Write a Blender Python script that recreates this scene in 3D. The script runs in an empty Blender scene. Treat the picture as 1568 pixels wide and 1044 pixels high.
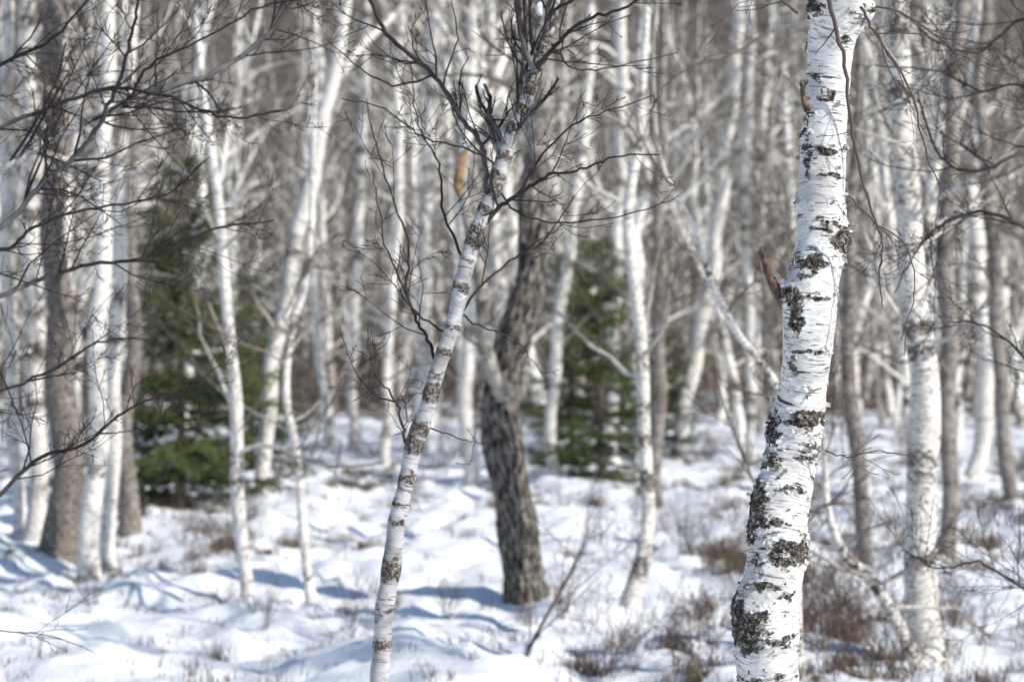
import bpy, math, random
import numpy as np
from mathutils import noise as N, Vector

K=0.4235/1568.0
CAMZ=1.6
def at(a,e,d):   # image pixel column a, row e -> metres at assumed distance d
    return np.array([(a-784)*K*d, d, CAMZ-(e-522)*K*d])

def nz(x,y,z=0.0): return N.noise(Vector((x,y,z)))
def sst(a,b,x):
    t=min(1,max(0,(x-a)/(b-a))); return t*t*(3-2*t)

def bare_shade(x,y):
    n=.6*nz(x*.9,y*.5,20)+.7*nz(x*2.9,y*2.1,30)+.6*nz(x*7,y*6,33)
    b=-.23
    b+=.20*sst(.02,.17,x/max(y,1))*(1-sst(22,30,y))
    b+=.24*sst(21,25,y)*(1-sst(31,38,y))
    b+=.75*sst(38,62,y)
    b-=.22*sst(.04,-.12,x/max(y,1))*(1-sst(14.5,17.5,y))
    b+=.32*math.exp(-((x+4.6)**2/3+(y-18)**2/3))  # shading around the far-left tree bases, painted in as dark ground
    b+=.34*math.exp(-((x+2.1)**2/1.6+(y-18.6)**2/1.2))  # tree shadow on the left snow, painted in as dark ground
    return sst(.10,.46,n+b)
def ground(x,y):
    n1=nz(x*.45,y*.45); n2=nz(x*1.2,y*1.1,5)
    h=.12*n1+.14*n2+.07*nz(x*2.6,y*2.3,9)
    if y<45:
        bl=nz(x*4.3,y*3.6,13); h+=.10*max(0,bl+.05)+.03*nz(x*8,y*7,3)+.05*bare_shade(x,y)*nz(x*14,y*14,8)
    h-= .04
    if y>70: h+=62*sst(70,360,y)*(1+.1*nz(x*.02,y*.02,7))
    return h

# ---------------- mesh builder
class B_:
    def __init__(s): s.v=[];s.f=[];s.b=[];s.r=[];s.d=[];s.n=0
    def tube(s,pts,rad,n=5,dark=None,soff=0.0,minr=0.0):
        pts=np.asarray(pts,float); rad=np.maximum(np.asarray(rad,float),minr); m=len(pts)
        t=np.gradient(pts,axis=0); t/=np.linalg.norm(t,axis=1)[:,None]+1e-9
        mt=np.abs(t.mean(axis=0)); ref=np.zeros(3); ref[int(np.argmin(mt))]=1
        u=np.cross(t,ref); u/=np.linalg.norm(u,axis=1)[:,None]+1e-9
        w=np.cross(t,u)
        a=np.arange(n)*2*math.pi/n; c=np.cos(a); q=np.sin(a)
        V=pts[:,None,:]+rad[:,None,None]*(c[None,:,None]*u[:,None,:]+q[None,:,None]*w[:,None,:])
        L=np.concatenate([[0],np.cumsum(np.linalg.norm(np.diff(pts,axis=0),axis=1))])+soff
        bk=np.stack([rad[:,None]*c[None,:],rad[:,None]*q[None,:],np.repeat(L[:,None],n,1)],-1)
        i=np.arange(m-1)[:,None]*n; j=np.arange(n)[None,:]; j2=(j+1)%n
        F=np.stack([i+j,i+j2,i+n+j2,i+n+j],-1).reshape(-1,4)+s.n
        s.v.append(V.reshape(-1,3)); s.f.append(F); s.b.append(bk.reshape(-1,3))
        s.r.append(np.repeat(rad,n)); 
        if dark is None: dark=np.zeros(m)
        s.d.append(np.repeat(dark,n)); s.n+=m*n
        return V
    def quads(s,V,F,val):
        s.v.append(V);s.f.append(F+s.n);s.b.append(V.copy());s.r.append(np.zeros(len(V)));s.d.append(val);s.n+=len(V)
    def mesh(s,name,mat,origin=(0,0,0),smooth=True):
        v=np.concatenate(s.v)-np.asarray(origin,float); f=np.concatenate(s.f)
        return mk(name,v,f,mat,dict(rad=np.concatenate(s.r),dark=np.concatenate(s.d)),np.concatenate(s.b),smooth)
def mk(name,v,f,mat,attrs={},bark=None,smooth=True):
    me=bpy.data.meshes.new(name)
    me.vertices.add(len(v)); me.vertices.foreach_set('co',v.astype(np.float32).ravel())
    me.loops.add(len(f)*4); me.loops.foreach_set('vertex_index',f.astype(np.int32).ravel())
    me.polygons.add(len(f)); me.polygons.foreach_set('loop_start',(np.arange(len(f))*4).astype(np.int32))
    me.polygons.foreach_set('use_smooth',np.full(len(f),smooth))
    me.update(calc_edges=True)
    for k,a in attrs.items():
        at_=me.attributes.new(k,'FLOAT','POINT'); at_.data.foreach_set('value',a.astype(np.float32))
    if bark is not None:
        at_=me.attributes.new('bark','FLOAT_VECTOR','POINT'); at_.data.foreach_set('vector',bark.astype(np.float32).ravel())
    me.materials.append(mat); return me
def obj(name,me,loc=(0,0,0),parent=None):
    o=bpy.data.objects.new(name,me); o.location=loc
    bpy.context.scene.collection.objects.link(o)
    if parent: o.parent=parent
    return o
def empty(name,loc=(0,0,0)):
    return obj(name,None,loc)

def catmull(P,sub):
    P=np.asarray(P,float); Q=np.vstack([2*P[0]-P[1],P,2*P[-1]-P[-2]]); out=[]
    for i in range(1,len(Q)-2):
        t=np.linspace(0,1,sub,endpoint=False)[:,None]
        a,b,c,d=Q[i-1],Q[i],Q[i+1],Q[i+2]
        out.append(.5*((2*b)+(-a+c)*t+(2*a-5*b+4*c-d)*t**2+(-a+3*b-3*c+d)*t**3))
    out.append(Q[-2][None]); return np.vstack(out)

# ---------------- materials
def newmat(name):
    m=bpy.data.materials.new(name); m.use_nodes=True; nt=m.node_tree
    bs=nt.nodes['Principled BSDF']; bs.inputs['Roughness'].default_value=.8
    bs.inputs['Specular IOR Level'].default_value=.25
    return m,nt,bs
def nd(nt,t,**k):
    n=nt.nodes.new(t)
    for a,b in k.items(): setattr(n,a,b)
    return n
def attr(nt,name): return nd(nt,'ShaderNodeAttribute',attribute_name=name)
def vmul(nt,src,v):
    n=nd(nt,'ShaderNodeVectorMath',operation='MULTIPLY'); nt.links.new(src,n.inputs[0]); n.inputs[1].default_value=v; return n.outputs[0]
def noise(nt,src,scale=1,detail=3,rough=.55):
    n=nd(nt,'ShaderNodeTexNoise'); n.inputs['Scale'].default_value=scale; n.inputs['Detail'].default_value=detail; n.inputs['Roughness'].default_value=rough
    if src: nt.links.new(src,n.inputs['Vector'])
    return n.outputs['Fac']
def mrange(nt,src,a,b,c=0,d=1):
    n=nd(nt,'ShaderNodeMapRange'); n.inputs[1].default_value=a;n.inputs[2].default_value=b;n.inputs[3].default_value=c;n.inputs[4].default_value=d
    nt.links.new(src,n.inputs[0]); return n.outputs[0]
def mixc(nt,f,a,b):
    n=nd(nt,'ShaderNodeMix',data_type='RGBA')
    for s,i in ((f,0),(a,6),(b,7)):
        if isinstance(s,(int,float)): n.inputs[i].default_value=s
        elif isinstance(s,tuple): n.inputs[i].default_value=s+(1,)
        else: nt.links.new(s,n.inputs[i])
    return n.outputs[2]
def math_(nt,op,a,b):
    n=nd(nt,'ShaderNodeMath',operation=op)
    for i,s in enumerate((a,b)):
        if isinstance(s,(int,float)): n.inputs[i].default_value=s
        else: nt.links.new(s,n.inputs[i])
    return n.outputs[0]

def bark_mat(name,white=(.80,.77,.72),white2=(.60,.56,.50),twig=(.075,.055,.05),twig2=(.15,.11,.09),r0=.007,r1=.017,lent=1.0,bump=.5,simple_=False,plate=((.075,.058,.045),(.34,.30,.25)),rough=False,lite=True):
    m,nt,bs=newmat(name)
    A=attr(nt,'bark').outputs['Vector']; R=attr(nt,'rad').outputs['Fac']; D=attr(nt,'dark').outputs['Fac']
    tc=mixc(nt,noise(nt,vmul(nt,A,(20,20,20)),1,1),twig,twig2)
    if simple_:
        pn=noise(nt,vmul(nt,A,(18,18,14)),1,3,.65)
        pf=mrange(nt,math_(nt,'ADD',D,math_(nt,'MULTIPLY',math_(nt,'SUBTRACT',pn,.5),1.9)),.40,.50)
        w=mixc(nt,mrange(nt,noise(nt,vmul(nt,A,(6,6,30)),1,1),.4,.65),white,white2)
        c=mixc(nt,pf,w,(.06,.048,.04)); c=mixc(nt,mrange(nt,R,r0,r1),tc,c)
        nt.links.new(c,bs.inputs['Base Color']); return m
    dt=(lambda a,b:b) if lite else (lambda a,b:a)
    n1=noise(nt,vmul(nt,A,(22,22,210)),1,dt(2,1)); l1=mrange(nt,n1,.59,.66)
    n2=noise(nt,vmul(nt,A,(10,10,95)),1,dt(4,2),.6); l2=mrange(nt,n2,.64,.68)
    n3=noise(nt,vmul(nt,A,(30,30,700)),1,dt(2,0)); l3=mrange(nt,n3,.45,.75,0,.4)
    n4=noise(nt,vmul(nt,A,(34,34,60)),1,dt(7,3),.7); l4=mrange(nt,n4,.56,.66)
    nb=noise(nt,vmul(nt,A,(11,11,16)),1,dt(4,2))
    pn=noise(nt,vmul(nt,A,(30,30,48)),1,dt(8,4),.72)
    pf=mrange(nt,math_(nt,'ADD',D,math_(nt,'MULTIPLY',math_(nt,'SUBTRACT',pn,.5),1.9)),.41,.51)
    if rough:
        fz=noise(nt,vmul(nt,A,(46,46,12)),1,5,.62); cr=mrange(nt,fz,.41,.56)
        pcol=mixc(nt,mrange(nt,pn,.35,.6),(.17,.14,.115),(.46,.41,.35)); pcol=mixc(nt,cr,(.022,.018,.015),pcol)
    elif lite:
        cr=mrange(nt,noise(nt,vmul(nt,A,(60,60,50)),1,2),.38,.55)
        pcol=mixc(nt,cr,(.022,.018,.015),(.20,.165,.135))
    else:
        vo=nd(nt,'ShaderNodeTexVoronoi',feature='DISTANCE_TO_EDGE'); vo.inputs['Scale'].default_value=1
        wn=nd(nt,'ShaderNodeVectorMath',operation='ADD'); nt.links.new(vmul(nt,A,(62,62,46)),wn.inputs[0])
        nn=nd(nt,'ShaderNodeTexNoise'); nn.inputs['Scale'].default_value=70; nn.inputs['Detail'].default_value=4; nt.links.new(A,nn.inputs['Vector'])
        nt.links.new(vmul(nt,nn.outputs['Color'],(2.6,2.6,2.6)),wn.inputs[1])
        nt.links.new(wn.outputs[0],vo.inputs['Vector'])
        cr=mrange(nt,vo.outputs['Distance'],.0,.20)
        pcol=mixc(nt,mrange(nt,noise(nt,vmul(nt,A,(80,80,80)),1,5,.7),.38,.60),plate[0],plate[1])
        pcol=mixc(nt,cr,(.014,.012,.010),pcol)
    w=mixc(nt,mrange(nt,nb,.4,.65),white,white2)
    w=mixc(nt,l3,w,(.42,.34,.28))
    w=mixc(nt,math_(nt,'MULTIPLY',l4,.6*lent),w,(.25,.205,.165))
    w=mixc(nt,math_(nt,'MULTIPLY',l1,.75*lent),w,(.12,.085,.065))
    w=mixc(nt,math_(nt,'MULTIPLY',l2,.95*lent),w,(.045,.035,.03))
    c=mixc(nt,pf,w,pcol)
    c=mixc(nt,mrange(nt,R,r0,r1),tc,c)
    nt.links.new(c,bs.inputs['Base Color'])
    if lite and not rough: return m
    h=math_(nt,'ADD',math_(nt,'MULTIPLY',l3,.5),math_(nt,'MULTIPLY',pf,math_(nt,'ADD',math_(nt,'MULTIPLY',cr,1.5),pn)))
    h=math_(nt,'SUBTRACT',h,math_(nt,'MULTIPLY',l1,.3)); h=math_(nt,'ADD',h,math_(nt,'MULTIPLY',n4,.6))
    bp=nd(nt,'ShaderNodeBump'); bp.inputs['Strength'].default_value=bump; bp.inputs['Distance'].default_value=.010 if rough else .003
    nt.links.new(h,bp.inputs['Height']); nt.links.new(bp.outputs[0],bs.inputs['Normal'])
    return m
MAIN=bark_mat('birch_bark_close',white=(.82,.80,.76),white2=(.54,.52,.49),bump=.9,lite=False)
MID=bark_mat('birch_bark',white=(.92,.88,.81),white2=(.70,.65,.58),twig=(.055,.043,.036),twig2=(.26,.205,.155),r0=.006,r1=.016)
FORE=bark_mat('birch_bark_slender',white=(.56,.55,.55),white2=(.26,.255,.25),twig=(.018,.014,.016),twig2=(.055,.042,.038),r0=.006,r1=.013,lite=False)  # whites lowered: the slender trunk's shade is put into its bark colour
GREY=bark_mat('grey_birch_bark',white=(.34,.31,.28),white2=(.14,.125,.11),twig=(.05,.04,.035),twig2=(.18,.145,.115))
OLD=bark_mat('old_birch_bark',white=(.58,.54,.48),white2=(.30,.27,.235),twig=(.05,.04,.035),twig2=(.14,.11,.09),rough=True,bump=1.0)
FAR=bark_mat('birch_bark_far',white=(.93,.89,.82),white2=(.70,.65,.57),twig=(.035,.028,.024),twig2=(.29,.24,.185),r0=.010,r1=.020,simple_=True)
FARG=bark_mat('grey_bark_far',white=(.44,.39,.34),white2=(.17,.145,.12),twig=(.035,.028,.024),twig2=(.21,.17,.135),r0=.012,r1=.03,simple_=True)

def simple(name,c1,c2,scale=8,attrn=None,rough=.8):
    m,nt,bs=newmat(name)
    tc=nd(nt,'ShaderNodeTexCoord')
    f=attr(nt,attrn).outputs['Fac'] if attrn else mrange(nt,noise(nt,tc.outputs['Object'],scale,4),.35,.65)
    nt.links.new(mixc(nt,f,c1,c2),bs.inputs['Base Color']); bs.inputs['Roughness'].default_value=rough
    return m
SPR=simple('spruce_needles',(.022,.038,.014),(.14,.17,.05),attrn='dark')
SPT=simple('spruce_bark',(.10,.075,.06),(.22,.17,.13))
HEA=simple('heather_stems',(.05,.033,.028),(.20,.135,.105),attrn='dark')
STR=simple('dry_grass_blades',(.34,.26,.14),(.12,.13,.045),attrn='dark')
SNW=simple('snow_lump',(.86,.88,.9),(.8,.82,.86))
WOOD=simple('broken_wood',(.38,.25,.13),(.14,.085,.05),20)
STUB=simple('stub_wood',(.17,.105,.075),(.045,.03,.024),60)

# ---------------- ground
def build_ground():
    ys=np.concatenate([np.linspace(-60,8,28),np.arange(8.2,30,.075),np.geomspace(30.1,900,130)])
    xp=np.concatenate([np.arange(0.04,6.6,.075),np.geomspace(6.7,600,62)])
    xs=np.concatenate([-xp[::-1],xp])
    V=np.empty((len(ys),len(xs),3)); br=np.empty((len(ys),len(xs)))
    for i,y in enumerate(ys):
        for j,x in enumerate(xs):
            V[i,j]=(x,y,ground(x,y)); br[i,j]=bare_shade(x,y)
    n=len(xs); i=np.arange(len(ys)-1)[:,None]*n; j=np.arange(n-1)[None,:]
    F=np.stack([i+j,i+j+1,i+n+j+1,i+n+j],-1).reshape(-1,4)
    m,nt,bs=newmat('snow_ground')
    tc=nd(nt,'ShaderNodeTexCoord').outputs['Object']
    b=attr(nt,'bare_shade').outputs['Fac']
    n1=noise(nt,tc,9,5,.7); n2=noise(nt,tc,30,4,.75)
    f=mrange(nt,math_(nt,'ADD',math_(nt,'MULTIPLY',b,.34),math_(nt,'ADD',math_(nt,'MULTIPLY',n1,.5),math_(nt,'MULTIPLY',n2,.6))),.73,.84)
    litter=mixc(nt,mrange(nt,n2,.4,.6),(.05,.035,.026),(.18,.13,.08))
    litter=mixc(nt,mrange(nt,noise(nt,tc,1.3,2),.5,.62),litter,(.12,.115,.04))
    sn=mixc(nt,n1,(.93,.93,.93),(.88,.885,.90))
    near=mixc(nt,f,sn,litter)
    sep=nd(nt,'ShaderNodeSeparateXYZ'); nt.links.new(tc,sep.inputs[0])
    hf=mrange(nt,sep.outputs[2],.5,3.0)
    hc=mixc(nt,mrange(nt,noise(nt,tc,.35,8,.75),.42,.68),(.035,.029,.025),(.28,.24,.195))
    nt.links.new(mixc(nt,hf,near,hc),bs.inputs['Base Color'])
    bp=nd(nt,'ShaderNodeBump'); bp.inputs['Strength'].default_value=.6; bp.inputs['Distance'].default_value=.03
    nt.links.new(math_(nt,'ADD',n1,n2),bp.inputs['Height']); nt.links.new(bp.outputs[0],bs.inputs['Normal'])
    obj('snowy_ground',mk('snowy_ground',V.reshape(-1,3),F,m,dict(bare_shade=br.ravel())))
build_ground()

# ---------------- branching
def nrm(v): return v/(np.linalg.norm(v)+1e-9)
def branch(B,rng,p,d,L,r,kids,up=.12,wob=.2,minr=.0015,first=True,seg=None):
    n=seg or (7 if first else 4)
    J=rng.normal(0,wob,(n,3)); J[:,2]+=up
    pts=[p]
    d=nrm(d)
    for i in range(n):
        d=nrm(d+J[i]); p=p+d*(L/n); pts.append(p)
    rr=np.linspace(r,r*.35,n+1)
    B.tube(pts,rr,5 if r>.012 else 3,minr=minr,dark=np.full(n+1,.15),soff=rng.uniform(0,50))
    if kids:
        side_twigs(B,rng,pts,rr,kids[0],kids[1:],L,up,wob,minr)
def side_twigs(B,rng,pts,rr,count,kids,L,up=.12,wob=.2,minr=.0015,lo=.12,lr=(.25,.55)):
    n=len(pts)-1
    for k in range(count):
        t=rng.uniform(lo,.98); x=t*n; i=min(int(x),n-1); q=pts[i]+(pts[i+1]-pts[i])*(x-i)
        tg=nrm(pts[i+1]-pts[i]); s=nrm(np.cross(tg,rng.normal(0,1,3)))
        cd=tg+s*rng.uniform(.6,1.3)
        r=min(rr[i]*rng.uniform(.4,.65),L*.012)
        branch(B,rng,q,cd,L*rng.uniform(*lr)*(1.15-.55*t),r,kids,up,wob,minr,False)

def darkrings(rng,s,base=.0,nk=10,low=.0):
    d=np.full(len(s),base)
    for k in range(nk):
        c=rng.uniform(s[0],s[-1]); d=np.maximum(d,rng.uniform(.35,.75)*np.exp(-((s-c)/rng.uniform(.03,.12))**2))
    d=np.maximum(d,low*np.exp(-(s-s[0])/.35))
    return d

def gen_birch(seed,H,r0,mat,name,nb=46,kids=(5,3),forked=False,minr=.003,lean=.05,ns=10):
    rng=np.random.default_rng(seed); B=B_()
    n=30; z=np.linspace(-.3,H,n)
    wx=np.cumsum(rng.normal(0,lean,n))*.8; wy=np.cumsum(rng.normal(0,lean,n))*.8
    wx-=wx[1]; wy-=wy[1]
    pts=catmull(np.stack([wx,wy,z],1),2)
    t=np.linspace(0,1,len(pts)); rad=r0*(1-t)**.8+.008+r0*.5*np.exp(-t*H/.25)
    B.tube(pts,rad,ns,darkrings(rng,t*H,.04,int(H*3),.7),soff=rng.uniform(0,90))
    for k in range(nb):
        f=rng.uniform(.1,1)**.9; i=int(f*(len(pts)-2)); a=rng.uniform(0,6.283)
        el=rng.uniform(.2,1.1)
        L=(1-f)*H*.22+rng.uniform(.4,1.2); 
        if f<.28: L*=.6
        branch(B,rng,pts[i],np.array([math.cos(a),math.sin(a),el]),L,min(rad[i]*.45,.03),kids,up=.10,wob=.2,minr=minr)
    if forked:
        i=int(len(pts)*rng.uniform(.2,.4)); a=rng.uniform(0,6.28)
        branch(B,rng,pts[i],np.array([math.cos(a)*.5,math.sin(a)*.5,1]),H*.6,rad[i]*.7,(12,)+tuple(kids),up=.1,wob=.1,minr=minr,seg=12)
    return B.mesh(name,mat)

# ---------------- birches placed from image pixels
def birch(D,path,mat=MID,seed=0,nb=24,H=9,kids=(6,3),base=.08,nk=14,low=.7,limbs=(),lo=.18,sides=16,stop=False,Lb=1.0,name='birch_tree',minr=.002,darkf=None,rgh=0):
    rng=np.random.default_rng(seed+1000); B=B_()
    P=[];R=[]
    for (a,e,w) in path:
        P.append(at(a,e,D)); R.append(w*K*D/2)
    g=ground(P[0][0],D)
    P[0][2]=g; 
    und=P[0]+np.array([0,0,-.3]); 
    P=[und]+P; R=[R[0]*1.15]+R
    if not stop:
        d=nrm(P[-1]-P[-2]); p=P[-1]; d=nrm(d+np.array([0,0,.5])); rl=R[-1]
        m=max(2,int((H-p[2])/.8)); 
        for i in range(m):
            d=nrm(d+rng.normal(0,.06,3)); p=p+d*.8; P.append(p); R.append(max(.006,rl*(1-(i+1)/(m+.5))))
    C=catmull(np.column_stack([np.array(P),np.array(R)]),8)
    pts=C[:,:3]; rr=np.maximum(C[:,3],.004)
    ln=np.concatenate([[0],np.cumsum(np.linalg.norm(np.diff(pts,axis=0),axis=1))])
    M=int(ln[-1]/(.02 if rgh else .06)); q=np.linspace(0,ln[-1],M)
    pts=np.stack([np.interp(q,ln,pts[:,k]) for k in range(3)],1); rr=np.interp(q,ln,rr)
    rr=rr*(1+.35*np.exp(-np.maximum(q-.3,0)/.10))
    rr*=1+.04*np.sin(q*9+seed)+.03*rng.normal(0,1,M).cumsum().clip(-1,1)*.3
    wig=np.stack([np.sin(q*5.1+seed),np.cos(q*4.3+seed*2),0*q],1)*rr[:,None]*.25
    pts=pts+wig
    dk=darkrings(rng,q,base,nk,low)
    if darkf: dk=np.maximum(dk,np.array([darkf(z) for z in pts[:,2]]))
    V=B.tube(pts,rr,sides,dk,soff=rng.uniform(0,90))
    if rgh:
        bk=B.b[-1]; v=B.v[-1].reshape(M,sides,3); dirs=(v-pts[:,None,:])/rr[:,None,None]
        dd=np.array([rgh*(N.noise(Vector((b[0]*30,b[1]*30,b[2]*6)))+.7*N.noise(Vector((b[0]*70,b[1]*70,b[2]*16)))) for b in bk]).reshape(M,sides)
        dd*=np.clip(dk*1.6,0.1,1)[:,None]
        B.v[-1]=(v+dirs*dd[:,:,None]).reshape(-1,3)
    for k in range(nb):
        f=rng.uniform(lo,.98); i=int(f*(M-1)); a=rng.uniform(0,6.283)
        L=rng.uniform(.5,1.4)*(1.2-f*.5)*Lb
        branch(B,rng,pts[i],np.array([math.cos(a),math.sin(a),rng.uniform(.1,.9)]),L,min(rr[i]*.45,.016),kids,minr=minr,wob=.24)
    for lb in limbs:
        lp=[at(a,e,D+dd) for (a,e,w,dd) in lb]; lw=[w*K*D/2 for (a,e,w,dd) in lb]
        C=catmull(np.column_stack([np.array(lp),np.array(lw)]),7)
        B.tube(C[:,:3],C[:,3],10,darkrings(rng,np.linspace(0,len(C)*.05,len(C)),base,3),soff=rng.uniform(0,50))
        side_twigs(B,rng,list(C[:,:3]),C[:,3],7,(4,2),.9,minr=minr)
    o=np.array([pts[0][0],D,g])
    return obj(name,B.mesh(name,mat,o),o)

birch(16.8,[(135,875,34),(148,700,31),(150,600,29),(155,400,26),(160,200,24),(167,0,23)],seed=1,nk=16,lo=.3,base=.08)
birch(17.4,[(165,862,24),(172,700,23),(174,600,23),(183,400,21),(189,200,20),(208,0,19)],seed=2,lo=.3,base=.03)
birch(17.9,[(98,860,56),(100,650,48),(84,400,40),(86,200,36),(80,0,32)],seed=3,base=.5,mat=GREY,nk=30,nb=30)
birch(18.4,[(56,850,28),(56,600,28),(50,400,28),(48,200,28),(38,0,26)],seed=4,nk=30,base=.26,nb=30)
birch(20.5,[(196,811,32),(192,650,28),(205,500,24),(196,300,22),(215,100,18),(225,0,16)],seed=5,base=.45,mat=GREY)
birch(15.1,[(378,915,20),(364,720,21),(352,500,17),(335,330,15),(320,200,13),(308,100,9),(298,0,7)],seed=6,H=6.5,nb=18,base=.08)
birch(15.2,[(476,910,17),(457,720,13),(438,610,12),(449,500,12),(467,430,12),(478,300,9),(482,100,6)],seed=7,H=5.5,base=.10,nb=18)
birch(25,[(402,755,22),(412,600,25),(443,430,25),(467,310,24),(495,190,23),(515,90,19),(533,0,17)],seed=8,nb=24,base=.2,limbs=[[(500,170,14,0),(535,95,13,.3),(580,45,11,.6),(640,-10,9,1)]])
old=birch(15.35,[(812,908,54),(790,800,60),(768,700,58),(774,600,56),(790,500,50),(812,400,44),(820,300,40),(826,150,36),(836,0,30)],mat=OLD,seed=9,base=.14,nk=24,lo=.35,sides=64,nb=30,low=.9,darkf=lambda z:.85-.6*sst(1.9,3.0,z),rgh=.020,
   limbs=[[(772,610,26,-.1),(745,540,24,-.2),(737,450,22,-.3),(722,360,20,-.35),(708,290,18,-.4),(712,235,16,-.4)]])
birch(14.7,[(966,925,30),(990,790,22),(986,600,20),(972,450,18),(964,320,18),(976,220,14),(986,100,12),(991,0,10)],seed=10,base=.22,nk=26)
birch(27.2,[(722,740,24),(714,600,24),(718,450,21),(705,300,21),(722,120,20),(720,0,18)],seed=11,nb=24,limbs=[[(712,220,18,0),(745,150,16,0),(770,90,14,.3),(790,20,12,.5)],[(720,120,14,0),(690,60,12,0),(655,10,10,0)]])
birch(35,[(640,692,24),(651,550,22),(650,400,22),(657,200,20),(664,0,18)],seed=12,base=.03)
birch(12.4,[(1412,1000,54),(1415,850,48),(1408,700,48),(1416,560,46),(1394,400,42),(1384,250,38),(1383,120,33),(1374,0,27)],seed=13,base=.26,nk=40,nb=28,sides=24)
birch(11.9,[(1408,1026,22),(1380,960,20),(1340,892,18),(1290,845,16),(1266,780,12),(1262,700,8)],seed=14,base=.28,H=3.2,nb=14,Lb=.6)
birch(17.2,[(1330,860,22),(1311,700,24),(1301,560,23),(1298,400,21),(1310,250,16),(1316,100,12),(1318,0,10)],seed=15,base=.38,nk=26,mat=GREY)
birch(18.2,[(1452,850,26),(1452,600,27),(1449,400,26),(1456,200,23),(1472,0,20)],seed=16,base=.30,nk=20,mat=GREY)
birch(28,[(1488,733,24),(1510,620,30),(1500,450,26),(1490,300,22),(1496,0,18)],seed=17)
birch(34,[(1036,690,26),(1060,560,24),(1090,420,22),(1108,250,22),(1126,100,20),(1131,0,16)],seed=18,base=.15)
birch(27.5,[(846,738,18),(846,600,18),(862,450,18),(882,300,18),(900,150,14),(906,0,12)],seed=19)
birch(24,[(1003,768,20),(1010,550,20),(1009,350,18),(1014,150,16),(1016,0,14)],seed=20,base=.34,nk=20,mat=GREY)
birch(11.2,[(1225,1051,18),(1215,800,16),(1200,620,13),(1175,566,12),(1130,510,11),(1087,430,11),(1070,365,10),(1030,290,9),(1008,225,8),(1000,100,6),(1004,0,5)],seed=21,H=5,nb=14,Lb=.8,base=.2,mat=MID)
birch(37,[(510,683,14),(490,550,14),(480,400,14),(477,200,12),(480,0,10)],seed=22,base=.03)
birch(36,[(541,688,15),(540,540,15),(548,380,16),(556,200,15),(562,0,12)],seed=23,base=.03)
birch(18.6,[(30,838,20),(18,600,20),(10,400,20),(8,200,18),(12,0,17)],seed=24,base=.15)
birch(24,[(1548,770,24),(1530,560,22),(1520,350,22),(1500,150,20),(1510,0,18)],seed=25,base=.3,mat=GREY)
birch(30,[(938,720,18),(940,500,18),(950,250,18),(952,0,16)],seed=26,base=.2)
birch(33,[(1150,700,15),(1148,500,14),(1140,300,14),(1150,100,13),(1148,0,12)],seed=27,base=.2)
birch(31,[(590,700,14),(596,500,14),(612,300,13),(608,100,12),(618,0,11)],seed=28,base=.2)

# broken limb tip
B=B_(); rng=np.random.default_rng(3)
p=[at(704,300,14.92),at(702,272,14.92),at(706,250,14.92),at(717,224,14.92)]
B.tube(catmull(p,4),[.015,.028,.034,.030,.036,.032,.036,.028,.026,.03,.018,.012,.003],9)
so=obj('snapped_limb',B.mesh('snapped_limb',WOOD),(0,0,0),old); so.location=-old.location

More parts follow.
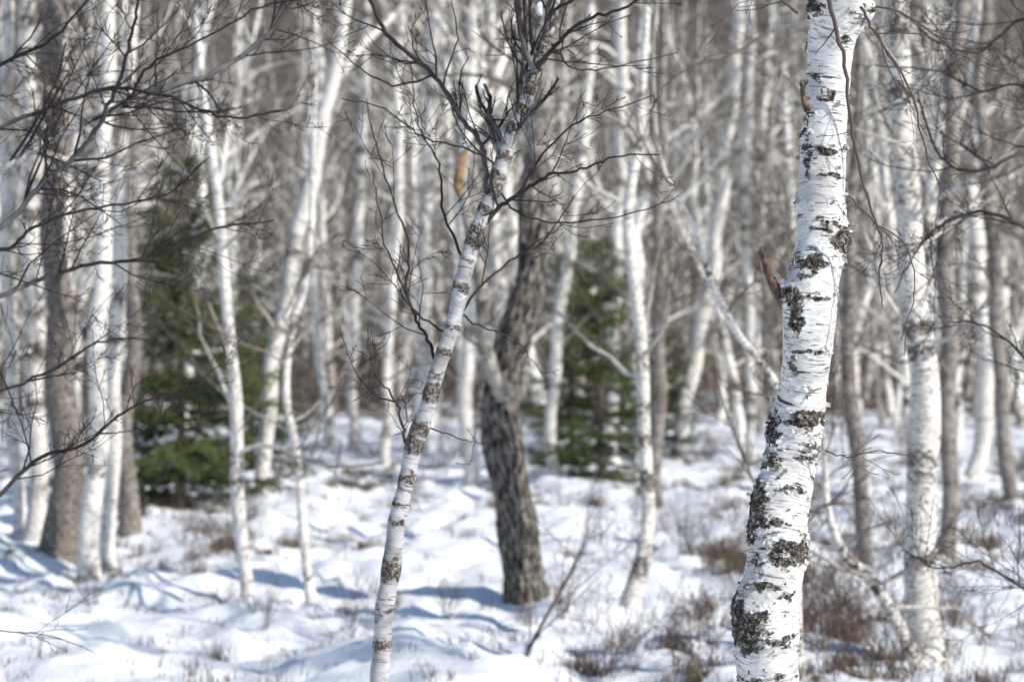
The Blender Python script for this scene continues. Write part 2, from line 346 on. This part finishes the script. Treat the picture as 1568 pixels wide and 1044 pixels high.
# ---------------- foreground main birch
def main_birch():
    D=5.4
    prof=[(1166,1619,150),(1168,1450,112),(1172,1250,102),(1178,1120,97),(1179,1044,93),(1174,1000,94),(1174,930,94),(1180,890,88),(1188,850,86),(1195,780,86),(1208,730,82),(1216,690,80),(1222,640,78),(1231,590,73),(1236,540,74),(1238,490,80),(1239,450,84),(1249,410,76),(1257,370,75),(1259,300,72),(1264,200,68),(1271,120,65),(1276,60,70),(1284,15,86),(1288,-20,78)]
    P=np.array([list(at(a,e,D))+[w*K*D/2] for a,e,w in prof])
    P[:,1]+=np.array([.03*math.sin(i*.7) for i in range(len(P))])
    P=np.vstack([P[0]+np.array([0,0,-.3,0]),P])
    C=catmull(P,20); ln=np.concatenate([[0],np.cumsum(np.linalg.norm(np.diff(C[:,:3],axis=0),axis=1))])
    zz=[];s=0
    while s<ln[-1]:
        zc=np.interp(s,ln,C[:,2]); zz.append(s); s+= .0020 if zc>.78 else .02
    q=np.array(zz); pts=np.stack([np.interp(q,ln,C[:,k]) for k in range(3)],1); rr=np.interp(q,ln,C[:,3])
    B=B_(); n=170
    V=B.tube(pts,rr,n,soff=3.0)
    bk=B.b[0].reshape(len(q),n,3)
    dark=np.full((len(q),n),.04)
    kn=[(1232,14,26,20,.8,12),(1325,18,24,22,.6,12),(1290,62,14,9,.6,1),(1268,148,18,10,.7,2),(1236,215,10,55,.5,1),(1272,231,44,9,.6,1),(1268,268,22,7,.7,2),(1238,250,8,30,.6,2),(1250,120,10,8,.5,0),(1240,180,10,10,.5,0),
        (1288,370,26,34,.76,8),(1252,352,22,9,.7,2),(1240,405,36,18,.66,4),(1225,425,16,14,.6,3),(1262,336,40,5,.5,0),(1203,455,18,20,.75,6),(1216,490,12,34,.72,4),(1240,456,32,8,.6,1),(1240,538,42,9,.6,1),(1248,592,30,5,.5,0),(1212,560,10,22,.5,1),
        (1235,642,44,24,.64,6),(1184,655,13,42,.72,4),(1184,705,15,30,.68,4),(1240,690,28,24,.52,4),(1161,765,17,42,.74,6),(1205,748,32,9,.58,1),(1150,805,12,32,.72,4),(1206,838,42,30,.68,7),(1178,800,26,8,.55,1),(1158,858,14,18,.52,2),
        (1142,955,34,46,.70,9),(1124,920,18,30,.74,10),(1170,890,30,7,.52,1),(1205,905,26,5,.5,0),(1180,975,42,13,.54,4),(1150,1035,36,11,.52,2),(1200,1030,30,5,.5,0),(1180,1100,40,40,.8,4),(1170,1250,50,30,.8,5),(1170,1500,70,100,.8,6)]
    ctr=pts
    rng=np.random.default_rng(9)
    X=V[:,:,0]; Z=V[:,:,2]; Y=V[:,:,1]
    front=1/(1+np.exp((Y-ctr[:,1][:,None]-.012)/.006))
    bul=np.zeros_like(dark)
    wx=np.array([[.012*N.noise(Vector((b[0]*40,b[1]*40,b[2]*55))) for b in row] for row in bk]); wz=np.array([[.014*N.noise(Vector((b[0]*35,b[1]*35,b[2]*50+9))) for b in row] for row in bk])
    for a,e,rx,rz,st,bm in kn:
        c=at(a,e,D); g=np.exp(-(((X+wx-c[0])/(rx*K*D))**2+((Z+wz-c[2])/(rz*K*D))**2)**1.15)*front
        dark=np.maximum(dark,st*g); g2=np.exp(-(((X-c[0])/(rx*K*D))**2+((Z-c[2])/(rz*K*D))**2))*front; bul+=bm*.001*g2
    for k in range(26):
        i=rng.integers(0,len(q)); j=rng.integers(0,n); c=V[i,j].copy()
        if c[1]<ctr[i,1]+.01: continue
        g=np.exp(-((X-c[0])**2+(Y-c[1])**2+((Z-c[2])*1.3)**2)/(.035**2)); dark=np.maximum(dark,.8*g); bul+=.004*g
    low=np.clip((1.5-Z)/.5,0,1)*.035; dark=dark+low
    dirs=V-ctr[:,None,:]; dirs/=np.linalg.norm(dirs,axis=2)[:,:,None]+1e-9
    disp=np.empty_like(dark)
    for i in range(len(q)):
        for j in range(n):
            b=bk[i,j]; dk=dark[i,j]
            d=.0035*N.noise(Vector((b[0]*14,b[1]*14,b[2]*9)))+.0011*N.noise(Vector((b[0]*40,b[1]*40,b[2]*70)))
            d+=.0007*N.noise(Vector((b[0]*60,b[1]*60,b[2]*420)))
            k=sst(.25,.6,dk+.5*N.noise(Vector((b[0]*45,b[1]*45,b[2]*60))))
            if k>0:
                f1=N.noise(Vector((b[0]*70,b[1]*70,b[2]*60))); f2=N.noise(Vector((b[0]*150,b[1]*150,b[2]*130+5)))
                d+=k*(.006*(1-abs(f1)*2.2)+.0045*f2-.0015)
            disp[i,j]=d
    V2=V+dirs*(disp+bul)[:,:,None]
    B.v[0]=V2.reshape(-1,3); B.d[0]=dark.reshape(-1)
    top=pts[-1]
    rng=np.random.default_rng(77)
    for (dx,dy,ang) in ((-.035,0,-.10),(.04,0,.28)):
        p0=top+np.array([dx*.4,0,-.06]); L=[p0]; d=nrm(np.array([ang,dy,1]))
        for i in range(14):
            d=nrm(d+rng.normal(0,.05,3)); L.append(L[-1]+d*.42)
        r=np.linspace(.036,.010,15); C2=catmull(np.column_stack([np.array(L),r]),5)
        B.tube(C2[:,:3],C2[:,3],14,darkrings(rng,np.linspace(0,6,len(C2)),.05,14))
        side_twigs(B,rng,list(C2[:,:3]),C2[:,3],20,(6,4),1.5,minr=.001,lo=.12)
    def tw(l,d0,w0,w1,cnt=4,LL=.25):
        pp=[at(a,e,d0) for a,e in l]; r=np.linspace(w0,w1,len(pp))*K*D/2
        C3=catmull(np.column_stack([np.array(pp),r]),6); C3[:,:3]+=rng.normal(0,.0015,C3[:,:3].shape)
        B.tube(C3[:,:3],C3[:,3],6,minr=.0012)
        side_twigs(B,rng,list(C3[:,:3]),C3[:,3],cnt,(2,),LL,minr=.0009,up=-.05)
    tw([(1268,-5),(1278,40),(1294,100),(1301,170),(1312,240),(1330,310),(1350,370),(1347,430),(1352,470)],5.27,7,2,9)
    tw([(1318,10),(1345,60),(1395,140),(1420,240),(1450,300)],5.3,5,1.5,7,.4)
    tw([(1222,20),(1180,-10),(1120,-40)],5.35,5,2,4,.4)
    tw([(1262,690),(1300,700),(1340,690),(1400,700)],5.35,2.5,1.2,4,.2)
    tw([(1330,5),(1400,30),(1480,90),(1560,120)],5.5,4,1.5,9,.5)
    tw([(1300,300),(1340,340),(1390,380),(1400,450),(1380,520)],5.36,3,1.2,6,.25)
    org=at(1166,1619,D)
    o=obj('silver_birch_tree',B.mesh('silver_birch',MAIN,org),org)
    S=B_()
    def stub(l,ws,dd):
        pp=[at(a,e,dd) for a,e in l]; C3=catmull(np.column_stack([np.array(pp),np.array(ws)*K*D/2]),6)
        S.tube(C3[:,:3],C3[:,3],12)
        W=S.v[-1].reshape(len(C3),12,3)
        for j in range(12): W[-1,j,2]+=rng.uniform(-.010,.014); W[-2,j,2]+=rng.uniform(-.004,.006)
        W[1:-1]+=rng.normal(0,.0012,W[1:-1].shape)
        S.v[-1]=W.reshape(-1,3)
    stub([(1208,464),(1192,448),(1179,425),(1172,402),(1167,386)],[30,18,12,12,11],5.37)
    stub([(1238,170),(1231,155),(1229,135),(1227,128)],[12,8,6,3],5.36)
    obj('broken_stub',S.mesh('broken_stub',STUB,org),(0,0,0),o)
    sc=B_(); c=at(1201,438,5.365)-org
    t=np.linspace(0,math.pi,9)
    sc.tube(np.stack([c[0]+0*t,c[1]+0*t,c[2]-.007*np.cos(t)],1),.010*np.sin(t)+.0005,12)
    obj('snow_cap',sc.mesh('snow_cap',SNW),(0,0,0),o)
    Fk=B_(); 
    for k in range(480):
        i=rng.integers(int(len(q)*.1),len(q)-20); j=rng.integers(0,n)
        if dark[i,j]<.12 and rng.random()<.7: continue
        p0=V2[i,j]; u=dirs[i,j]; tz=np.array([0,0,1.0]); sd=nrm(np.cross(tz,u))*(1 if rng.random()<.5 else -1)
        L=rng.uniform(.004,.016); h=rng.uniform(.0015,.006); m=5; cv=rng.uniform(.5,2.5)
        a=np.linspace(0,cv,m); xs=np.sin(a)/cv*L; ys=(1-np.cos(a))/cv*L
        c=p0+sd*xs[:,None]+u*(ys[:,None]+.0008)
        VV=np.concatenate([c-tz*h,c+tz*h*rng.uniform(.5,1)]); 
        VV+=rng.normal(0,.0006,VV.shape)
        F=np.array([[z_,z_+1,m+z_+1,m+z_] for z_ in range(m-1)]); Fk.quads(VV,F,np.full(len(VV),rng.random()))
    fm=simple('peeling_bark',(.62,.58,.53),(.16,.12,.09),attrn='dark')
    obj('peeling_bark',Fk.mesh('peeling_bark',fm,org),(0,0,0),o)
main_birch()

# ---------------- slender foreground birches
def limbset(B,rng,limbs,D,cnt=9,LL=.45,kids=(4,2),minr=.0011,spread=.5):
    for k,l in enumerate(limbs):
        w0,w1=l[0]; pp=[]; tgt=rng.uniform(-spread,spread)
        for i,(a,e) in enumerate(l[1:]):
            pp.append(at(a,e,D+tgt*i/len(l)))
        r=np.linspace(w0,w1,len(pp))*K*D/2
        C3=catmull(np.column_stack([np.array(pp),r]),6)
        C3[:,:3]+=rng.normal(0,.0025,C3[:,:3].shape)
        B.tube(C3[:,:3],C3[:,3],8,np.full(len(C3),.2),minr=minr,soff=k*3)
        ln=np.linalg.norm(np.diff(C3[:,:3],axis=0),axis=1).sum()
        thin=w0<=4
        side_twigs(B,rng,list(C3[:,:3]),C3[:,3],int(cnt*ln/.55*(.6 if thin else 1)),(2,) if thin else kids,LL*(.6 if thin else 1),minr=minr,up=.05,wob=.16,lr=(.3,.8))
def slender():
    D=6.5; rng=np.random.default_rng(5); B=B_()
    prof=[(575,1433,46),(570,1250,36),(575,1100,31),(580,1044,29),(587,950,28),(598,880,27),(607,800,27),(620,740,26),(634,680,27),(655,620,25),(675,550,24),(698,480,23),(717,400,23),(738,330,22),(768,250,24),(785,200,21),(812,130,19),(834,60,17),(850,0,14),(862,-60,12),(880,-160,10),(890,-400,8),(880,-700,4)]
    C=catmull(np.array([list(at(a,e,D))+[w*K*D/2] for a,e,w in prof]),14)
    ln=np.concatenate([[0],np.cumsum(np.linalg.norm(np.diff(C[:,:3],axis=0),axis=1))])
    q=np.arange(0,ln[-1],.008); pts=np.stack([np.interp(q,ln,C[:,k]) for k in range(3)],1); rr=np.interp(q,ln,C[:,3])
    rr=rr*(1+.10*np.array([nz(s*9,1.5) for s in q])+.06*np.array([nz(s*40,7.5) for s in q]))
    pts[:,0]+=.008*np.array([nz(s*6,3.3) for s in q])
    d=darkrings(rng,q,.24,0)
    for e,st,w in ((985,.6,.02),(930,.5,.02),(875,.75,.035),(858,.6,.03),(800,.5,.02),(770,.5,.015),(735,.7,.02),(680,.9,.03),(655,.8,.03),(600,.8,.035),(575,.5,.02),(540,.7,.015),(500,.5,.02),(440,.75,.02),(400,.4,.02),(370,.8,.02),(352,.7,.02),(320,.6,.02),(290,.8,.03),(270,.6,.02),(240,.7,.02),(200,.6,.03),(170,.7,.02),(140,.8,.02),(110,.9,.05),(70,.9,.05),(30,.8,.04)):
        zc=at(0,e,D)[2]; d=np.maximum(d,st*.92*np.exp(-((pts[:,2]-zc)/w)**2)); rr=rr*(1+.16*st*np.exp(-((pts[:,2]-zc)/(w*.7))**2))
    B.tube(pts,rr,32,d,soff=11)
    L=[[(9,6),(745,310),(742,245),(733,212),(705,180),(665,115),(600,60),(565,0),(530,-80)],
       [(8,2),(742,342),(765,318),(800,295),(840,270),(890,260),(940,240),(1010,235)],
       [(8,5),(782,218),(796,150),(800,80),(794,0),(780,-90)],
       [(6,1.2),(630,686),(622,676),(612,640),(603,612),(572,565),(562,500)],
       [(6,1.5),(668,560),(655,520),(636,490),(622,440),(626,380),(600,300),(575,220),(560,150)],
       [(8,3),(818,115),(850,70),(900,30),(960,10),(1040,-40)],
       [(4,1),(700,475),(740,502),(790,520),(830,575)],
       [(3,1),(652,655),(700,670),(740,680)],
       [(4,1.5),(838,60),(880,105),(950,100),(1040,80)],
       [(5,1.5),(790,300),(840,225),(900,180),(1000,150)],
       [(5,1.5),(716,410),(680,330),(672,250),(640,190),(630,100)],
       [(5,2),(690,500),(735,440),(780,400),(830,370),(880,300)],
       [(5,2),(845,20),(900,-20),(960,-60)],
       [(4,1.5),(770,262),(720,230),(650,210),(590,170),(520,150)],
       [(3,1),(604,616),(570,600),(540,560),(520,500)],
       [(4,1.5),(705,180),(680,130),(700,60),(690,0)],
       [(4,1.5),(665,115),(610,130),(560,110),(500,60)],
       [(4,1.5),(755,280),(800,330),(870,340),(960,330),(1040,300)],
       [(4,1.5),(690,510),(640,480),(600,400),(580,320),(570,260)]]
    limbset(B,rng,L,D,7,.42)
    side_twigs(B,rng,list(pts[::10]),rr[::10],34,(5,3),1.0,lo=.55,minr=.0011)
    g=at(575,1433,D)
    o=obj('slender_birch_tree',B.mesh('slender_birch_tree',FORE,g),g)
    sc=B_(); c=at(827,14,D-.02)-g; t=np.linspace(0,math.pi,9)
    sc.tube(np.stack([c[0]+.004*np.cos(t*2),c[1]+0*t,c[2]-.018*np.cos(t)],1),.009*np.sin(t)+.0005,12)
    obj('snow_cap',sc.mesh('snow_cap',SNW),(0,0,0),o)
slender()

def side_tree(D,a0,limbs,seed,cnt,LL):
    rng=np.random.default_rng(seed); B=B_(); x0=at(a0,522,D)[0]
    g=np.array([x0,D,ground(x0,D)-.2])
    n=26; z=np.linspace(g[2],7.5,n); P=np.stack([x0+.03*np.sin(z*2),D+.03*np.cos(z*1.7),z],1)
    r=np.linspace(.06,.008,n); C=catmull(np.column_stack([P,r]),5)
    B.tube(C[:,:3],C[:,3],20,darkrings(rng,np.linspace(0,7.7,len(C)),.1,20,.6),soff=seed)
    limbset(B,rng,limbs,D,cnt,LL,kids=(5,3))
    side_twigs(B,rng,list(C[:,:3]),C[:,3],26,(5,3),1.3,lo=.5,minr=.0015)
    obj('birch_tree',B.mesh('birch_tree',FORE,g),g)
side_tree(7.2,-150,[[(14,6),(-150,340),(0,262),(60,225),(110,200),(190,160),(245,135),(320,115),(385,75),(430,30),(470,-30)],
  [(10,4),(-150,440),(0,350),(70,275),(130,225),(165,160),(187,110),(205,40),(215,-30)],
  [(9,3),(-150,520),(0,455),(60,430),(140,405),(230,395),(330,350),(420,340)],
  [(8,3),(-150,860),(0,755),(60,700),(130,680),(190,630),(260,600)],
  [(8,3),(-150,200),(0,100),(80,60),(150,-20)],
  [(5,2),(190,160),(230,100),(300,65),(400,10),(460,0)],
  [(3,1),(-150,950),(0,965),(70,972),(150,1000)],
  [(8,3),(-150,280),(0,195),(90,160),(170,135),(260,150),(350,180),(430,170)],
  [(6,2),(-150,640),(0,600),(90,560),(160,520),(240,520)],
  [(7,2),(-150,400),(0,385),(50,350),(130,320),(250,300),(320,240)]],31,7,.6)
side_tree(8.2,1740,[[(9,3),(1740,300),(1640,260),(1568,235),(1500,262),(1440,240),(1405,140)],
  [(8,2),(1740,100),(1640,70),(1568,30),(1500,80),(1430,60),(1380,20)],
  [(8,2),(1740,440),(1640,390),(1568,345),(1500,325),(1440,345),(1400,390),(1370,450)],
  [(7,2),(1740,620),(1640,600),(1568,545),(1510,500),(1450,490)],
  [(6,2),(1740,980),(1640,930),(1568,900),(1500,860),(1440,870),(1380,840)],
  [(6,2),(1740,220),(1640,180),(1568,130),(1500,140),(1440,110),(1340,100)]],47,8,.6)

# ---------------- leaning dead sapling
B=B_(); rng=np.random.default_rng(8)
pp=[at(790,1020,11.9),at(822,970,11.95),at(858,905,12),at(880,865,12),at(896,826,12.05)]
pp[0][2]=ground(pp[0][0],11.9)-.03
C=catmull(np.column_stack([np.array(pp),[.010,.009,.008,.006,.004]]),5)
B.tube(C[:,:3],C[:,3],6); side_twigs(B,rng,list(C[:,:3]),C[:,3],9,(4,2),.8,minr=.0015,lr=(.4,1.0))
obj('leaning_sapling',B.mesh('leaning_sapling',GREY))

# ---------------- spruces
def spruce(a,e,D,H,spread,seed,dens=1.0,pw=.6):
    rng=np.random.default_rng(seed); B=B_(); Nd=B_()
    x=at(a,e,D)[0]; g=np.array([x,D,ground(x,D)])
    z=np.linspace(-.2,H,14); B.tube(np.stack([0*z,0*z,z],1),np.linspace(.055,.006,14),10)
    zz=.12; cs=[];ds=[];val=[]
    while zz<H-.05:
        nb=int(rng.integers(4,7)*dens)
        for k in range(nb):
            z0=zz+rng.uniform(-.06,.06); f=min(1,max(0,z0/H))
            az=rng.uniform(0,6.283); lump=.82+.65*N.noise(Vector((math.cos(az)*1.6,math.sin(az)*1.6,z0*2.2+seed)))
            L=spread*(1-f)**pw*rng.uniform(.4,1.25)*lump*(.8+.2*min(1,f*6))+.06
            d=np.array([math.cos(az),math.sin(az),.0]); m=7
            t=np.linspace(0,1,m); sl=.35-.85*(1-f)+rng.normal(0,.12)
            pts=np.array([0,0,z0])+d*L*t[:,None]; pts[:,2]+=L*(sl*t*.7+.34*t*t)
            B.tube(pts,np.linspace(.012,.004,m),4)
            sd=np.array([-d[1],d[0],0]); bt=rng.random()
            nt=max(3,int(L/.06))
            for s in range(nt):
                tt=(s+1)/nt; q=np.array([np.interp(tt,t,pts[:,c]) for c in range(3)])
                for sg in (-1,1):
                    l2=L*.36*(1.05-tt)*rng.uniform(.6,1.3)+.07; dd=nrm(d*.8+sd*sg*.8+np.array([0,0,rng.uniform(-.45,.1)]))
                    nn=int(l2/.012)+4; tk=rng.uniform(0,1,nn)
                    cs.append(q+dd*l2*tk[:,None]+np.array([0,0,-.05])*tk[:,None]**2); 
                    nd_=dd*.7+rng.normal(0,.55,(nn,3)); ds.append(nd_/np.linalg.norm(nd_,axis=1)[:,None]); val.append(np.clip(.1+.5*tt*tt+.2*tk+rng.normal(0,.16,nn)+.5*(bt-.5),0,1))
        zz+=rng.uniform(.10,.16)
    c=np.concatenate(cs); d=np.concatenate(ds); v=np.concatenate(val); n=len(c)
    s=np.cross(d,rng.normal(0,1,(n,3))); s/=np.linalg.norm(s,axis=1)[:,None]
    l=rng.uniform(.025,.05,n)[:,None]; w=.006
    V=np.stack([c-s*w,c+s*w,c+d*l+s*w*.4,c+d*l-s*w*.4],1).reshape(-1,3)
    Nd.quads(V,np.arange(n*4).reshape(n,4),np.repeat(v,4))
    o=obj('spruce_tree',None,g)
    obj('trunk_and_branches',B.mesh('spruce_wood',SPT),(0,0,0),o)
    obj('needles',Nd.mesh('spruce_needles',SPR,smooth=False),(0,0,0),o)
spruce(278,770,23.9,3.5,1.25,1,1.4,.66)
spruce(920,738,27.6,2.8,1.15,2,1.2,.7)
spruce(385,720,30,2.5,1.0,3,1.1)
spruce(1010,690,34,1.9,.9,4)
spruce(875,700,31,3.1,.75,5,.9)

# ---------------- undergrowth
def tufts(name,mat,cnt,seed,hgt,wid,thr,blades,ymax=70):
    rng=np.random.default_rng(seed); cs=[];hs=[]
    tries=0
    while len(cs)<cnt and tries<cnt*14:
        tries+=1
        y=10.5*(ymax/10.5)**rng.random(); x=rng.uniform(-.32,.32)*y
        b=bare_shade(x,y)
        if rng.random()<b*.8+thr: cs.append((x,y,ground(x,y)-.01)); hs.append(rng.uniform(.4,1.3)*hgt*(.6+b*.6))
    c=np.repeat(np.array(cs),blades,0); h=np.repeat(np.array(hs),blades); n=len(c)
    c=c+np.column_stack([rng.normal(0,.045,n),rng.normal(0,.045,n),np.zeros(n)])
    a=rng.uniform(0,6.283,n); l=rng.uniform(.15,.9,n); h=h*rng.uniform(.5,1.2,n)
    d=np.stack([np.cos(a)*l,np.sin(a)*l,np.ones(n)],1)*h[:,None]
    s=np.stack([-np.sin(a),np.cos(a),0*a],1)*wid
    mid=c+d*.55+np.array([0,0,1])*(h*.06)[:,None]; tip=c+d*np.array([1.15,1.15,.9])
    V=np.stack([c-s,c+s,mid-s*.8,mid+s*.8,tip-s*.2,tip+s*.2],1).reshape(-1,3)
    i=np.arange(n)[:,None]*6; F=np.concatenate([i+np.array([[0,1,3,2]]),i+np.array([[2,3,5,4]])])
    B=B_(); B.quads(V,F,np.repeat(np.clip(rng.normal(.5,.28,n),0,1),6))
    obj(name,B.mesh(name,mat,smooth=False))
tufts('heather_undergrowth',HEA,10500,1,.115,.0026,.045,11)
tufts('dry_grass',STR,4500,2,.11,.0022,.025,8)

def shrubmesh(seed,H,mat,r=.005,minr=.0016,nst=8):
    rng=np.random.default_rng(seed); B=B_()
    for k in range(nst):
        a=rng.uniform(0,6.28); branch(B,rng,np.array([rng.normal(0,.05),rng.normal(0,.05),-.03]),np.array([math.cos(a)*.6,math.sin(a)*.6,1]),H*rng.uniform(.6,1.1),r,(6,3),up=.1,minr=minr)
    return B.mesh('leafless_shrub',mat)
SHR=simple('shrub_twigs',(.06,.042,.038),(.20,.14,.11),6)
SHB=simple('thicket_twigs',(.06,.043,.034),(.29,.215,.16),3)
sm=[shrubmesh(s,.5+.12*s,SHR) for s in range(5)]
tm=[shrubmesh(30+s,1.5+.3*s,SHB,.012,.005,10) for s in range(4)]
e=empty('leafless_shrubs'); rng=np.random.default_rng(12)
k=0
for i in range(400):
    if i<130: y=rng.uniform(11.5,22); x=rng.uniform(.03,.3)*y; 
    else: y=11*(60/11)**(rng.random()**.7); x=rng.uniform(-.33,.33)*y
    if bare_shade(x,y)<.2 and rng.random()<.55: continue
    o=obj('shrub_%d'%k,sm[rng.integers(5)],(x,y,ground(x,y)),e); o.rotation_euler=(0,0,rng.uniform(0,6.28)); s=rng.uniform(.3,.8)*(1 if y<30 else 1.6); o.scale=(s,s,s); k+=1
e=empty('brown_thicket')
for i in range(240):
    y=math.sqrt(rng.uniform(46**2,95**2)); x=rng.uniform(-.30,.30)*y
    o=obj('thicket_%d'%i,tm[rng.integers(4)],(x,y,ground(x,y)),e); o.rotation_euler=(0,0,rng.uniform(0,6.28)); s=rng.uniform(.6,1.2); o.scale=(s*1.2,s*1.2,s)

# ---------------- forest behind and around
spec=[(9,.06,0),(11,.075,1),(12.5,.095,0),(10,.05,0),(13,.10,1),(8,.045,0),(11.5,.08,1),(10,.055,0)]
vm=[gen_birch(100+i,h,r,FARG if i in(0,5) else FAR,'forest_birch',nb=34,kids=(5,3),forked=bool(fk)) for i,(h,r,fk) in enumerate(spec)]
vl=[gen_birch(200+i,h,r*1.15,FARG if i==3 else FAR,'far_birch',nb=26,kids=(4,),forked=i in(1,4),minr=.006,ns=6,lean=.07) for i,(h,r,fk) in enumerate(spec)]
e=empty('birch_forest'); rng=np.random.default_rng(21); P=[]
def place(n,y0,y1,half,md,M):
    t=0;c=0
    while c<n and t<n*40:
        t+=1; y=math.sqrt(rng.uniform(y0*y0,y1*y1)); x=rng.uniform(-half,half)*y
        if any((x-a)**2+(y-b)**2<md*md for a,b in P[-400:]): continue
        if y<30 and (abs(x-at(285,0,y)[0])<1.6 or abs(x-at(915,0,y)[0])<1.2): continue
        P.append((x,y)); c+=1
        o=obj('tree_%d'%len(P),M[rng.integers(len(M))],(x,y,ground(x,y)),e); s=rng.uniform(.7,1.15); o.scale=(s,s,s*rng.uniform(.9,1.1)); o.rotation_euler=(rng.normal(0,.07),rng.normal(0,.07),rng.uniform(0,6.28))
place(32,30,45,.29,1.2,vm); place(60,45,75,.28,1.3,vm); place(95,45,80,.27,.9,vl); place(260,75,150,.27,1.4,vl); place(120,150,330,.26,2.5,vl)
for (x,y) in [(9,6),(14,9),(12,17),(18,13),(7,-5),(-7,9),(-8,14),(-9,20),(-10,5),(-4,-6)]:
    P.append((x,y)); o=obj('tree_%d'%len(P),vm[rng.integers(len(vm))],(x,y,ground(x,y)),e); o.rotation_euler=(0,0,rng.uniform(0,6.28)); s=rng.uniform(.75,1.0); o.scale=(s,s,s)

# ---------------- light, sky, camera
sc=bpy.context.scene
el=math.radians(35); az=math.radians(122)
sd=Vector((math.sin(az)*math.cos(el),math.cos(az)*math.cos(el),math.sin(el)))
l=bpy.data.lights.new('sun','SUN'); l.energy=5.0; l.angle=math.radians(.5); l.color=(1,.965,.90)
o=bpy.data.objects.new('sun',l); sc.collection.objects.link(o); o.rotation_euler=(-sd).to_track_quat('-Z','Y').to_euler()
w=bpy.data.worlds.new('World'); sc.world=w; w.use_nodes=True; nt=w.node_tree
sk=nt.nodes.new('ShaderNodeTexSky'); sk.sky_type='NISHITA'; sk.sun_disc=False; sk.sun_elevation=el; sk.sun_rotation=az; sk.dust_density=.3; sk.ozone_density=3.5
nt.links.new(sk.outputs[0],nt.nodes['Background'].inputs[0]); nt.nodes['Background'].inputs[1].default_value=.14
cam=bpy.data.cameras.new('camera'); co=bpy.data.objects.new('camera',cam); sc.collection.objects.link(co)
co.location=(0,0,CAMZ); co.rotation_euler=(math.radians(90),0,0); cam.lens=85; cam.sensor_width=36; cam.clip_end=3000
cam.dof.use_dof=True; cam.dof.focus_distance=5.4; cam.dof.aperture_fstop=4.8
sc.camera=co
sc.view_settings.view_transform='Standard'; sc.view_settings.look='None'; sc.view_settings.exposure=0
